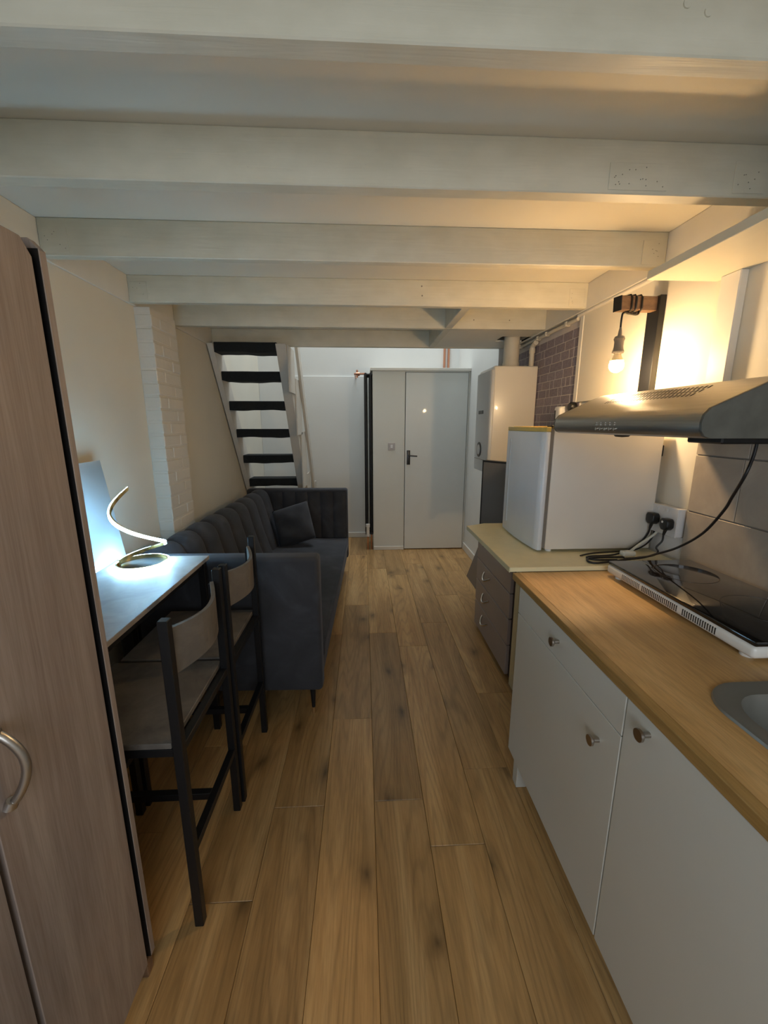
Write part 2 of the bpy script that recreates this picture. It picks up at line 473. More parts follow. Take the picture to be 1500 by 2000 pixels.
wall_left = struct(MB().box(L - .12, L, YB - .1, YF + .1, -.08, RZ).build('wall_left', M['wall']))
wall_right = struct(MB().box(W, W + .12, YB - .1, YF + .1, -.08, RZ).build('wall_right', M['wall']))
struct(MB().box(WF, W + .001, 3.86, YF, -.012, RZ).build('wall_return', M['wall_cool']), 'white wall stepping out beyond the boiler')
wall_far = struct(MB().box(L - .12, W + .12, YF, YF + .12, -.08, RZ).build('wall_far', M['wall_cool']))
MB().box(L, 0.06, YF - .022, YF, 0, 2.125, 0.004).build('dado_lining', M['wall_cool'], wall_far)
wbk = MB()
wbk.box(L - .12, -.8, YB - .12, YB, -.08, RZ); wbk.box(.8, W + .12, YB - .12, YB, -.08, RZ)
wbk.box(-.8, .8, YB - .12, YB, -.08, .75); wbk.box(-.8, .8, YB - .12, YB, 2.15, RZ)
wall_back = struct(wbk.build('wall_back', M['wall']))
wf = MB()
for a in ((-.8, -.74), (-.03, .03), (.74, .8)): wf.box(a[0], a[1], YB - .08, YB - .02, .75, 2.15, .004)
for a in ((.75, .81), (2.09, 2.15)): wf.box(-.74, .74, YB - .08, YB - .02, a[0], a[1], .004)
window = struct(wf.build('window_1', M['white_plastic']))

# upper roof with its light
rf = MB()
rf.box(L - .12, W + .12, YB - .1, 4.1, RZ, RZ + .12); rf.box(L - .12, W + .12, 5.15, YF + .12, RZ, RZ + .12)
rf.box(L - .12, -.75, 4.1, 5.15, RZ, RZ + .12); rf.box(1.05, W + .12, 4.1, 5.15, RZ, RZ + .12)
struct(rf.build('ceiling', M['wall_cool']), 'high white roof over the stairwell')
# loft deck and joists
ceiling = struct(MB().box(L, W, YB, 3.875, CZ, CZ + .025).build('ceiling', M['ceil']), 'white underside of the loft deck')
xl, xr = L + .012, W - .04
beams = [(.893, .94), (1.35, 1.40), (1.905, 1.948), (2.545, 2.59), (3.10, 3.145), (3.83, 3.875), (.40, .445), (-.1, -.055), (-.6, -.555)]
bobs = []
for y0, y1 in beams:
    bobs.append(MB().box(xl, xr, y0, y1, BZ, CZ, .003).build('joist', M['beam'], ceiling))
MB().box(L, xl, YB, 3.875, BZ - .008, CZ, .003).build('ledger', M['trim'], ceiling)
MB().box(xr, W, YB, 3.875, BZ - .004, CZ, .003).build('ledger', M['trim'], ceiling)
MB().box(xr + .004, W, YB, 2.66, BZ - .022, BZ - .004, .006, 2).build('cove_bead', M['trim'], ceiling)
for y0, y1 in ((2.59, 3.10), (3.145, 3.83)):
    MB().box(.592, .645, y0, y1, BZ + .001, CZ, .003).build('noggin', M['beam'], ceiling)
pb = MB()
pb.box(.645, 1.10, 3.145, 3.83, BZ + .004, BZ + .016); pb.box(1.33, xr, 3.145, 3.83, BZ + .004, BZ + .016)
pb.box(1.10, 1.33, 3.145, 3.36, BZ + .004, BZ + .016); pb.box(1.10, 1.33, 3.56, 3.83, BZ + .004, BZ + .016)
pb.build('boxing_panel', M['ceil'], ceiling)
# painted nail plates and nail heads on the joists
def nail_plate(beam, x0, x1, y, z0, z1, n):
    p = MB().box(x0, x1, y - .0022, y, z0, z1, .0008).build('nail_plate', M['beam'], beam)
    m = MB()
    for i in range(n):
        x = random.uniform(x0 + .01, x1 - .01); z = random.uniform(z0 + .008, z1 - .008)
        m.cyl((x, y - .0036, z), (x, y - .002, z), .0014, 6)
    m.build('nail', M['nail'], beam, kind='stuff')
nail_plate(bobs[1], .735, .915, 1.35, 2.205, 2.275, 16)
nail_plate(bobs[1], 1.12, 1.22, 1.35, 2.205, 2.29, 7)
nail_plate(bobs[2], -1.29, -1.19, 1.905, 2.205, 2.30, 6)
nail_plate(bobs[2], 1.22, 1.31, 1.905, 2.205, 2.30, 6)
nail_plate(bobs[3], -1.29, -1.20, 2.545, 2.205, 2.30, 4)
nail_plate(bobs[3], 1.22, 1.31, 2.545, 2.205, 2.30, 4)
m = MB()
for x, z in ((.345, 2.30), (.348, 2.25)): m.cyl((x, 2.5425, z), (x, 2.546, z), .004, 8)
m.build('screw_head', M['nail'], bobs[3], kind='stuff')
m = MB()
for x, z in ((.80, 2.255), (1.06, 2.256)): m.cyl((x, 3.0975, z), (x, 3.101, z), .004, 8)
m.build('screw_head', M['nail'], bobs[4], kind='stuff')
m = MB()
for x, z in ((.60, 2.273), (.642, 2.262)): m.cyl((x, .8905, z), (x, .894, z), .0075, 12)
m.build('screw_cap', M['beam'], bobs[0], kind='stuff')

# skirting
struct(MB().box(L, .10, YF - .04, YF - .022, 0, .07, .004).build('baseboard_far', M['trim']))
struct(MB().box(WF - .016, WF, 3.88, 4.83, 0, .09, .004).build('baseboard_right', M['trim']))
struct(MB().box(L, L + .016, 3.0, 5.40, 0, .09, .004).build('baseboard_left', M['trim']))

# brick pilaster on the left wall
PX, PY0, PY1 = -1.222, 2.60, 2.93
pil = MB().box(L, PX - .004, PY0 + .004, PY1 - .004, 0, BZ - .01).build('pilaster', M['brick_white'], wall_left)
zc = 0.0; row = 0
while zc + .07 < BZ:
    h = .0705
    if row % 2 == 0: spans = ((PY0, PY0 + .215), (PY0 + .223, PY1))
    else: spans = ((PY0, PY0 + .10), (PY0 + .108, PY0 + .32))
    for a, b in spans:
        b = min(b, PY1)
        dx = random.uniform(-.0015, .002)
        MB().box(L + .002, PX + dx, a + random.uniform(0, .002), b, zc + .0035, zc + h - .0035, .0035).build('brick', M['brick_white'], pil)
    zc += .077; row += 1

# grey brick panel on the kitchen wall beyond the white lining
bp = MB().box(W - .006, W, 2.58, 3.86, 1.0, BZ - .03).build('brick_panel', M['mortar'], wall_right)
zr = 1.02; row = 0
while zr + .056 < BZ - .03:
    y = 2.585 - random.choice([0, .045, .09])
    while y < 3.84:
        ln = random.choice([.12, .13, .13, .06, .19])
        a, b = max(y, 2.585), min(y + ln, 3.85)
        if b - a > .025:
            MB().box(W - .0072, W - .004, a + .0040, b - .0040, zr + .0022, zr + .0558, .0006).build('brick', M['brick_grey'], bp)
        y += ln
    zr += .058; row += 1
struct(MB().box(W - .022, W - .0, 2.60, 2.645, 1.66, BZ - .02, .004).build('trim_1', M['trim']), 'white corner bead at the end of the plastered kitchen wall')
MB().box(W - .018, W, 0.3, 2.60, 1.662, BZ - .02).build('plaster_lining', M['wall'], wall_right)
struct(MB().box(W - .048, W - .018, 1.495, 1.58, 1.64, 2.053, .003).build('trim_2', M['trim']), 'white vertical batten on the kitchen wall under the shelf')

# splashback tiles
sp = MB().box(W - .006, W, .0, 1.605, .92, 1.645).build('splashback', M['grout'], wall_right)
for z0, z1, ys in ((.92, 1.166, (1.605, 1.203, .80, .40, .0)), (1.169, 1.399, (1.605, 1.385, .983, .58, .18, .0)), (1.402, 1.645, (1.605, 1.372, .97, .57, .17, .0))):
    for a, b in zip(ys[1:], ys):
        MB().box(W - .014, W - .004, a + .0012, b - .0012, z0 + .001, z1 - .001, .0012).build('tile', M['tile'], sp)

# ------------------------------------------------------------------ wardrobe (left foreground)
wx, wy1 = -.61, .905
t = thing('wardrobe', 'tall grey-brown wood-grain wardrobe with curved metal handle, in the left foreground', 'wardrobe', (-.9, .3, 0))
c = MB()
c.box(L + .03, wx - .07, -.35, wy1 - .02, .05, 1.862)
c.build('carcass', M['wardrobe_dark'], t)
MB().prism([(L + .02, .06), (wx, .06), (wx, 1.845), (wx - .018, 1.865), (L + .02, 1.865)], 1, wy1 - .018, wy1, .001).build('side_panel', M['wardrobe'], t)
MB().box(L + .02, wx - .03, -.35, wy1 - .018, 1.846, 1.866).build('top_panel', M['wardrobe'], t)
MB().box(wx - .03, wx - .0012, wy1 - .0195, wy1 - .018, .06, 1.846).build('gap_shade_strip', M['black'], t)  # black strip painting the shade of the gap beside the door
for (a, b, ch) in ((.578, .868, True), (-.02, .566, False)):
    pts = [(a, .06), (b, .06), (b, 1.825), (b - .022, 1.852), (a, 1.852)]
    if not ch: pts = [(a, .06), (b, .06), (b, 1.852), (a, 1.852)]
    d = MB().prism(pts, 0, wx - .02, wx - .001, .0012).build('door', M['wardrobe'], t)
    if ch:
        hp = []
        z0, z1 = .885, 1.03
        for i in range(13):
            u = i / 12
            hp.append((wx + .002 + .03 * sin(pi * u) ** .7, .602 + .012 * sin(pi * u), z0 + (z1 - z0) * u))
        hm = MB(); hm.tube(hp, .0075, 10)
        hm.cone(hp[0], Vector(hp[0]) + Vector((.006, 0, .012)), .012, .008, 10); hm.cone(hp[-1], Vector(hp[-1]) + Vector((.006, 0, -.012)), .012, .008, 10)
        hm.build('handle', M['handle'], d, smooth=True, label='curved satin metal handle')
for xa, ya in ((L + .1, wy1 - .032), (wx - .05, wy1 - .032), (wx - .05, -.33), (L + .1, -.33)):
    MB().box(xa, xa + .042, ya, ya + .028, 0, .06, .002).build('foot', M['walnut'], t)

# ------------------------------------------------------------------ bar desk
t = thing('bar_desk', 'narrow high desk with grey stone-look top and black frame against the left wall', 'desk', (-.93, 1.4, 0))
DX0, DX1, DY0, DY1, DZ = -1.13, -.73, .93, 1.862, .92
MB().box(DX0, DX1, DY0, DY1, DZ - .018, DZ, .0015).build('tabletop', M['desk'], t)
for x in (DX0 + .03, DX1 - .03):
    for y in (DY0 + .03, DY1 - .016):
        MB().box(x - .015, x + .015, y - .015, y + .015, 0, DZ - .018, .002).build('leg', M['black_metal'], t)
fr = MB()
for x in (DX0 + .03, DX1 - .03): fr.box(x - .013, x + .013, DY0 + .045, DY1 - .045, DZ - .048, DZ - .019, .002)
for y in (DY0 + .03, DY1 - .016): fr.box(DX0 + .045, DX1 - .045, y - .013, y + .013, DZ - .048, DZ - .019, .002)
fr.build('frame', M['black_metal'], t)
rl = MB()
rl.box(DX0 + .018, DX0 + .042, DY0 + .045, DY1 - .045, .60, .625, .002)
rl.build('rail', M['black_metal'], t)
for y in (DY1 - .016, DY0 + .03):
    MB().box(DX0 + .045, DX1 - .045, y - .012, y + .012, .12, .145, .002).build('rail', M['black_metal'], t)

# ------------------------------------------------------------------ bar stools
def make_stool(loc, label):
    """local: aisle-side (rear) legs at x=0; near leg y=0, far leg y=.385"""
    t = thing('bar_stool', label, 'stool', loc, 'bar stools at the high desk')
    X, Y, Z = loc
    wdt = .385
    for y in (0, wdt):
        leg = MB()
        sgn = 1 if y == 0 else -1
        leg.box(X - .0135, X + .0135, Y + y - .0135, Y + y + .0135, 0, 1.025, .002)
        leg.build('rear_leg', M['black_metal'], t)
        br = MB().prism([(X - .02, .82), (X - .012, .845), (X - .012, .955), (X - .02, .975), (X - .026, .975), (X - .026, .82)], 1, Y + y + sgn * .0135, Y + y + sgn * .022)
        br.build('back_bracket', M['black_metal'], t)
        fl = MB().box(X - .395, X - .368, Y + y - .0135, Y + y + .0135, 0, .64, .002)
        fl.prism([(X - .368, .60), (X - .32, .64), (X - .368, .64)], 1, Y + y - .004, Y + y + .004)
        fl.build('front_leg', M['black_metal'], t)
    s = MB().box(X - .40, X - .016, Y - .012, Y + wdt + .012, .642, .66, .002)
    s.build('seat', M['seat'], t)
    f = MB()
    for y in (0, wdt): f.box(X - .368, X - .0135, Y + y - .012, Y + y + .012, .617, .641, .001)
    f.box(X - .394, X - .37, Y + .0135, Y + wdt - .0135, .617, .641, .001); f.box(X - .013, X + .011, Y + .0135, Y + wdt - .0135, .617, .641, .001)
    f.build('seat_frame', M['black_metal'], t)
    ft = MB()
    ft.box(X - .012, X + .012, Y + .0135, Y + wdt - .0135, .265, .29, .001)
    ft.build('footrest', M['black_metal'], t)
    MB().box(X - .368, X - .012, Y + wdt / 2 - .012, Y + wdt / 2 + .012, .265, .29, .001).build('stretcher', M['black_metal'], t)
    MB().box(X - .394, X - .37, Y + .0135, Y + wdt - .0135, .265, .29, .001).build('footrest', M['black_metal'], t)
    # curved back board: bows out to the aisle in the middle
    nb = 14; pts = []
    for i in range(nb + 1):
        u = i / nb; y = Y + .022 + (wdt - .044) * u; bow = .05 * sin(pi * u)
        pts.append((X - .012 + bow, y))
    fn = [Vector((p[0], p[1], 0)) for p in pts]
    b = MB()
    def board(u, v):
        i = min(int(round(u * nb)), nb); p = fn[i]
        a = fn[max(i - 1, 0)]; c = fn[min(i + 1, nb)]; tn = (c - a).normalized(); nr = Vector((tn.y, -tn.x, 0))
        th = .006
        k = int(round(v * 4)) % 4
        z = (.845, .985, .985, .845)[k]; s = (-1, -1, 1, 1)[k]
        dip = .012 * sin(pi * u)
        q = p + nr * th * s
        return (q.x, q.y, z - (dip if k in (1, 2) else 0))
    b.grid(board, nb, 4)
    bmesh.ops.remove_doubles(b.bm, verts=b.bm.verts[:], dist=1e-6)
    bmesh.ops.holes_fill(b.bm, edges=[e for e in b.bm.edges if e.is_boundary], sides=8)
    bmesh.ops.recalc_face_normals(b.bm, faces=b.bm.faces)
    b.build('backrest', M['seat'], t)
    return t
st = make_stool((-.523, 1.0, 0), 'grey and black bar stool nearest the wardrobe, seat facing the desk')
copy_thing(st, (-.515, 1.425, 0), 'grey and black bar stool standing next to the sofa arm')

# ------------------------------------------------------------------ spiral lamp and leaning panel on the desk
t = thing('spiral_lamp', 'glowing white spiral LED lamp with brass strip on the desk', 'lamp', (-.972, 1.745, DZ))
cx, cy, r = -.972, 1.742, .098
def frames(fn, n):
    out = []
    for i in range(n + 1):
        th, z, rr = fn(i / n)
        out.append((Vector((cx + rr * cos(th), cy + rr * sin(th), z)), Vector((cos(th), sin(th), 0)), Vector((0, 0, 1))))
    return out
ring = frames(lambda u: (2 * pi * u, DZ + .010, r), 64)[:-1]
sp_path = lambda u: (pi + .25 - (2 * pi * .5 + .25 + pi + .85) * u, DZ + .018 + .312 * u ** 1.6, r - .009 + .004 * sin(pi * u) - .012 * max(0, u - .8) / .2)
spir = frames(sp_path, 90)
b = MB(); b.strip(ring, .003, .0085, True); b.strip(spir, .003, .0075)
c0, a0, _ = spir[0]
b.box(c0.x - .005, c0.x + .005, c0.y - .006, c0.y + .006, DZ + .003, DZ + .03)
b.build('metal_strip', M['brass'], t, smooth=30, label='brass inner strip')
def shift(fr, d): return [(c + a * d, a, bb) for c, a, bb in fr]
b = MB(); b.strip(shift(ring, .0062), .003, .0075, True); b.strip(shift(spir, .0062), .003, .0066)
b.build('light_strip', M['led'], t, smooth=30, label='glowing white light strip')
b = MB(); b.lathe([(.0, 0), (r - .004, 0), (r - .004, .003), (0, .003)], (cx, cy, DZ), 40)
b.build('base_disc', M['black'], t)

pq = [Vector((-1.105, 1.30, DZ + .001)), Vector((-1.135, 1.945, DZ + .001))]
top = [Vector((-1.285, 1.40, 1.352)), Vector((-1.293, 2.06, 1.352))]
# leaning sheet: a real board 8 mm thick standing on the desk, top against the wall
bot0, bot1 = Vector((-1.095, 1.25, DZ)), Vector((-1.130, 1.885, DZ))
d = Vector((-.150, .15, .43))
nrm = (bot1 - bot0).cross(d).normalized()
bm_ = MB(); tb = bmesh.new()
vs = [tb.verts.new(p) for p in (bot0, bot1, bot1 + d, bot0 + d)]
f = tb.faces.new(vs); ex = bmesh.ops.extrude_face_region(tb, geom=[f])
for v in [g for g in ex['geom'] if isinstance(g, bmesh.types.BMVert)]: v.co += nrm * .008
bmesh.ops.recalc_face_normals(tb, faces=tb.faces)
bm_._merge(tb)
tag(bm_.build('acrylic_sheet', M['panel']), 'glossy white sheet leaning on the left wall behind the spiral lamp', 'sheet')

# ------------------------------------------------------------------ sofa
t = thing('sofa', 'charcoal velvet sofa with channel-tufted back along the left wall', 'sofa', (-.224, 1.875, 0))
SX, SY, SL, SD, AZ = -.224, 1.875, 2.25, 1.0, .895
xf, xbk = SX, SX - SD
MB().box(xbk + .02, xf - .012, SY + .02, SY + SL - .02, .17, .30, .02, 3).build('base', M['velvet'], t, smooth=40)
def cushion_top(u, v):
    x = xbk + .22 + (xf + .006 - xbk - .22) * u; y = SY + .105 + (SL - .21) * v
    e = min(u, 1 - u) * 1.6; g = min(v, 1 - v) * 4
    k = min(1, e) ** .5 if e < 1 else 1; k2 = min(1, g * 3) ** .4 if g * 3 < 1 else 1
    return (x, y, .385 + .035 * k * k2)
s = MB(); s.box(xbk + .22, xf + .004, SY + .105, SY + SL - .105, .295, .39, .02, 3); s.grid(cushion_top, 14, 40)
s.build('seat', M['velvet'], t, smooth=60)
# arms
def arm(y0, y1, chan):
    a = MB()
    a.box(xbk, xf, y0, y1, .17, AZ, .022, 4)
    if chan:   # padded channels on the inner face
        n = 6; w = (SD - .25) / n
        for i in range(n):
            x0 = xf - .02 - w * (i + 1)
            def fn(u, v, x0=x0):
                return (x0 + w * u, y0 - .002 - .022 * (1 - (2 * u - 1) ** 2) ** .6, .40 + (AZ - .03 - .40) * v)
            a.grid(fn, 8, 2)
    else:
        n = 6; w = (SD - .25) / n
        for i in range(n):
            x0 = xf - .02 - w * (i + 1)
            def fn(u, v, x0=x0):
                return (x0 + w * u, y1 + .002 + .022 * (1 - (2 * u - 1) ** 2) ** .6, .40 + (AZ - .03 - .40) * v)
            a.grid(fn, 8, 2)
    # seam welt round the outer face
    return a.build('arm', M['velvet'], t, smooth=50)
arm(SY, SY + .10, False); arm(SY + SL - .10, SY + SL, True)
prof = [(xbk + .34, .38), (xbk + .30, .50), (xbk + .265, .62), (xbk + .235, .74), (xbk + .215, .82), (xbk + .19, .862), (xbk + .155, .880), (xbk + .11, .872), (xbk + .06, .83), (xbk + .03, .74), (xbk + .01, .5), (xbk + .005, .2)]
P2 = smooth_pts([(p[0], 0, p[1]) for p in prof], 4)
NP = len(P2) - 1
NCH = 9; SUB = 12
def back(u, v):
    i = int(round(v * NP)); p = P2[i]
    a = P2[max(i - 1, 0)]; c_ = P2[min(i + 1, NP)]; tn = (c_ - a).normalized(); nr = Vector((tn.z, 0, -tn.x))
    q = u * NCH; fr_ = q - math.floor(q)
    bulge = .026 * (1 - (2 * fr_ - 1) ** 2) ** .5 if 0 < fr_ < 1 else 0
    fade = 1.0 if v < .62 else max(0, 1 - (v - .62) / .2)
    o = p + nr * bulge * fade
    return (o.x, SY + .105 + (SL - .21) * u, o.z)
b = MB(); b.grid(back, NCH * SUB, NP)
b.box(xbk, xbk + .2, SY + .1, SY + SL - .1, .18, .5)
bk = b.build('backrest', M['velvet'], t, smooth=50)
# check orientation of bulge is outward: front normal must point to +x
for (x, y) in ((xf - .06, SY + .06), (xf - .06, SY + SL - .06), (xbk + .08, SY + .06), (xbk + .08, SY + SL - .06)):
    lg = MB().cone((x, y, .035), (x, y, .175), .009, .017, 14).build('leg', M['black_metal'], t, smooth=40)
    MB().cone((x, y, 0), (x, y, .036), .007, .0092, 14).build('ferrule', M['gold_tip'], lg, smooth=40, label='gold leg tip')
t.rotation_euler = (0, 0, radians(-1.5))

# loose cushion
cc = Vector((-.665, 3.76, .60))
ex = Vector((.33, -.02, .105)).normalized(); ez = Vector((-.12, .17, .32)).normalized()
ez = (ez - ex * ez.dot(ex)).normalized(); en = ex.cross(ez).normalized()
def pillow(u, v, side):
    a, b_ = 2 * u - 1, 2 * v - 1
    th = .075 * ((1 - a ** 4) * (1 - b_ ** 4)) ** .6
    pin = 1 - .07 * (a * a * (1 - b_ * b_)) ; pin2 = 1 - .07 * (b_ * b_ * (1 - a * a))
    wr = (.009 * sin(3.1 * a + 4.3 * b_ + 1.5 * a * b_) + .004 * sin(7 * b_ - 2.5 * a + 2 * a * a)) * (1 - a * a) * (1 - b_ * b_)
    return cc + ex * a * .178 * pin2 + ez * b_ * .185 * pin + en * side * (th + wr)
b = MB(); b.grid(lambda u, v: pillow(u, v, 1), 22, 22); b.grid(lambda u, v: pillow(u, v, -1), 22, 22)
bmesh.ops.remove_doubles(b.bm, verts=b.bm.verts[:], dist=1e-4); bmesh.ops.recalc_face_normals(b.bm, faces=b.bm.faces)
tag(b.build('scatter_cushion', M['velvet'], smooth=80), 'square charcoal cushion propped in the far corner of the sofa', 'cushion')

# ------------------------------------------------------------------ staircase
t = thing('staircase', 'steep white ladder stair with black-covered treads up to the loft', 'stairs', (-1.0, 4.9, 0))
def ys(z): return 3.70 + .622 * (2.17 - z)      # rear edge of the stringers
def stringer(x0, x1, name):
    dpt = .20
    pts = [(ys(0), 0), (ys(BZ - .004), BZ - .004), (min(ys(BZ - .004) + dpt + .03, 9), BZ - .004), (ys(0) + dpt + .03, 0)]
    return MB().prism(pts, 0, x0, x1, .002).build(name, M['stair'], t)
stringer(L + .012, L + .06, 'stringer'); stringer(-.735, -.650, 'stringer')
for i, z in enumerate((2.165, 1.945, 1.697, 1.437, 1.168, .90, .63, .36, .11)):
    yy = ys(z) + .015
    def under(u, v, yy=yy, z=z, i=i):
        x = L + .06 + (-.735 - L - .06) * u
        k = int(round(v * 6)) % 6
        sag = .004 * sin(6 * u + i * 2.1) + .0015 * sin(17 * u + i)
        pr = [(0, -.040 + sag), (0, .036), (.012, .042), (.20, .042), (.205, -.01), (.19, -.038 + sag)]
        return (x, yy + pr[k][0] + .003 * sin(11 * u + i), z + pr[k][1])
    b = MB(); b.grid(under, 20, 6)
    bmesh.ops.remove_doubles(b.bm, verts=b.bm.verts[:], dist=1e-5); bmesh.ops.recalc_face_normals(b.bm, faces=b.bm.faces)
    b.build('tread', M['carpet'], t)
def yh(z): return ys(z) + .47
MB().bar((-.620, yh(2.6), 2.6), (-.620, yh(.70), .70), .028, .13, (0, 1, .622), .004).build('handrail', M['stair'], t)
for y0, y1, z0, z1 in ((3.74, 4.02, 1.80, 2.19), (4.06, 4.36, 1.42, 1.95), (4.30, 4.60, .86, 1.45), (4.58, 4.84, .42, .98)):
    MB().box(-.649, -.634, y0, y1, z0, z1, .003).build('baluster', M['stair'], t)
MB().box(-.650, -.595, yh(.74) - .05, yh(.74) + .03, 0, .84, .004).build('newel_post', M['stair'], t)

# ------------------------------------------------------------------ cupboard in the far corner
CY = 4.84
t = thing('closet', 'white full-height built-in closet with flush door in the far right corner', 'closet', (.68, 5.1, 0))
MB().box(.112, .486, CY, CY + .03, 0, 2.12, .002).build('front_panel', M['cab'], t)
MB().box(.112, .135, CY + .03, YF - .001, 0, 2.12).build('side_panel', M['cab'], t)
MB().box(1.222, WF - .001, CY, CY + .03, 0, 2.12, .002).build('filler_strip', M['cab'], t)
MB().box(.486, 1.222, CY + .002, CY + .03, 2.108, 2.12).build('head_rail', M['cab'], t)
MB().box(.085, WF - .001, CY - .03, YF - .001, 2.12, 2.152, .003).build('top_board', M['trim'], t)
MB().box(.112, .486, CY - .012, CY, 0, .045, .003).build('skirting', M['trim'], t)
MB().box(.5, 1.21, CY + .05, CY + .06, 0.01, 2.1).build('void_shade_sheet', M['dark'], t)  # dark sheet behind the door gaps, painting the unlit interior
M['door'] = mat('gloss_white_door', hexc('#d8dad6'), 0.34, var=0.012, coat=0.12)
d = MB().box(.4925, 1.2165, CY - .006, CY + .03, .012, 2.104, .002).build('door', M['door'], t)
hm = MB(); hm.box(.512, .552, CY - .016, CY - .006, 1.055, 1.225, .004, 2)
hm.tube(smooth_pts([(.535, CY - .014, 1.165), (.536, CY - .05, 1.165), (.56, CY - .058, 1.163), (.63, CY - .056, 1.158)], 5), .0085, 8)
hm.build('handle', M['dark'], d, smooth=40, label='dark lever handle on a backplate')
s = thing('light_switch', 'small square switch plate on the closet side of the door', 'switch', (.332, CY, 1.27))
MB().box(.29, .372, CY - .009, CY, 1.228, 1.312, .003, 2).build('plate', M['switch'], s)
MB().box(.318, .344, CY - .013, CY - .009, 1.252, 1.288, .0015).build('rocker', M['socket'], s)
MB().box(.302, .306, CY - .0105, CY - .009, 1.268, 1.272).build('screw', M['nail'], s)

# tall black radiator on the closet side
t = thing('radiator', 'tall slim black column radiator beside the white closet', 'radiator', (.06, 5.1, .17))
for i in range(3):
    y = 4.90 + i * .11
    for x in (.032, .090):
        MB().cyl((x, y, .21), (x, y, 2.09), .0195, 14).build('column', M['black_metal'], t, smooth=40)
for z in (.20, 2.085):
    h = MB(); h.cyl((.032, 4.875, z), (.032, 5.15, z), .017, 12); h.cyl((.09, 4.875, z), (.09, 5.15, z), .017, 12)
    for y in (4.90, 5.01, 5.12): h.cyl((.032, y, z), (.112, y, z), .012, 10)
    h.build('header', M['black_metal'], t, smooth=40)
v = MB(); v.cyl((.045, 4.862, .17), (.045, 4.862, .29), .02, 14); v.cyl((.045, 4.862, .29), (.045, 4.862, .325), .026, 14)
v.build('valve', M['white_plastic'], t, smooth=40, label='white thermostatic valve')
v = MB(); v.tube(smooth_pts([(-.10, 4.98, 2.10), (-.03, 4.97, 2.10), (.03, 4.95, 2.10)], 4), .011, 8)
v.cyl((-.075, 4.99, 2.10), (-.035, 4.985, 2.10), .022, 12); v.cyl((-.065, 4.985, 2.06), (-.065, 4.985, 2.145), .012, 10)
v.build('copper_fitting', M['copper'], t, smooth=40, label='copper pipe fitting')
v = MB(); v.cyl((.045, 4.862, 0), (.045, 4.862, .17), .008, 8); v.cyl((.09, 4.87, 0), (.09, 4.87, .19), .008, 8)
v.build('pipe', M['copper'], t, smooth=40)
v = MB(); v.cyl((-.09, 4.985, 2.10), (-.09, YF - .022, 2.10), .010, 8); v.build('pipe', M['copper'], t, smooth=40)

p = MB(); p.cyl((1.046, YF - .016, 2.152), (1.046, YF - .016, 2.9), .014, 10); p.cyl((1.100, YF - .016, 2.152), (1.100, YF - .016, 2.9), .014, 10)
tag(p.build('copper_pipes', M['copper'], smooth=40), 'pair of upright copper pipes above the white closet', 'pipe')

# ------------------------------------------------------------------ boiler
t = thing('boiler', 'white wall-hung boiler with flue next to the grey bricks', 'boiler', (1.2, 3.44, 1.14))
BX, BY0, BY1, BZ0, BZ1 = .985, 3.24, 3.64, 1.14, 1.965
MB().box(BX + .03, W - .011, BY0, BY1, BZ0 + .03, BZ1, .012, 3).build('casing', M['boiler'], t, smooth=40)
pts = [(BX + .034, BY0 + .002), (BX + .012, BY0 + .003), (BX + .004, BY0 + .03), (BX, BY0 + .10), (BX - .002, (BY0 + BY1) / 2), (BX, BY1 - .10), (BX + .004, BY1 - .03), (BX + .012, BY1 - .003), (BX + .034, BY1 - .002)]
fp = MB().prism(pts, 2, BZ0, BZ1 - .03, .003).build('front_cover', M['boiler_front'], t, smooth=40)
g = MB(); g.cyl((BX - .006, 3.452, 1.315), (BX + .004, 3.452, 1.315), .062, 28); g.build('gauge', M['dark'], t, smooth=40)
g = MB(); g.cyl((BX - .009, 3.452, 1.315), (BX - .006, 3.452, 1.315), .042, 28); g.build('gauge_face', M['boiler_front'], t)
MB().box(BX - .005, BX + .002, 3.38, 3.51, 1.608, 1.636, .002).build('badge', M['dark'], t)
MB().box(BX - .004, BX + .003, 3.30, 3.58, 1.235, 1.238).build('panel_line', M['gasket'], t)
fl = MB(); fl.cyl((1.215, 3.46, BZ1 - .005), (1.215, 3.46, 2.34), .062, 28); fl.cyl((1.215, 3.46, BZ1), (1.215, 3.46, BZ1 + .05), .067, 28)
fl.cyl((1.215, 3.46, BZ1 - .002), (1.215, 3.46, BZ1 + .012), .10, 28)
fl.box(1.10, 1.14, 3.44, 3.48, BZ1, BZ1 + .018, .003)
fl.build('flue', M['grey_pipe'], t, smooth=40)
# white waste pipe and surface conduit
p = MB(); p.tube(smooth_pts([(1.335, 3.33, 1.964), (1.335, 3.33, 2.09), (1.336, 3.32, 2.125), (1.337, 3.27, 2.14)], 5), .019, 12)
p.cyl((1.335, 3.33, 2.07), (1.335, 3.33, 2.105), .023, 12)
tag(p.build('waste_pipe', M['grey_pipe'], smooth=40), 'short white waste pipe beside the boiler flue', 'pipe')
p = MB(); p.cyl((1.345, 2.66, 2.165), (1.345, 3.855, 2.165), .012, 10)
for y in (2.8, 3.1, 3.25, 3.6): p.box(1.328, 1.362, y - .012, y + .012, 2.15, 2.181, .003)
tag(p.build('conduit', M['grey_pipe'], smooth=40), 'thin painted conduit running under the joists above the bricks', 'pipe')

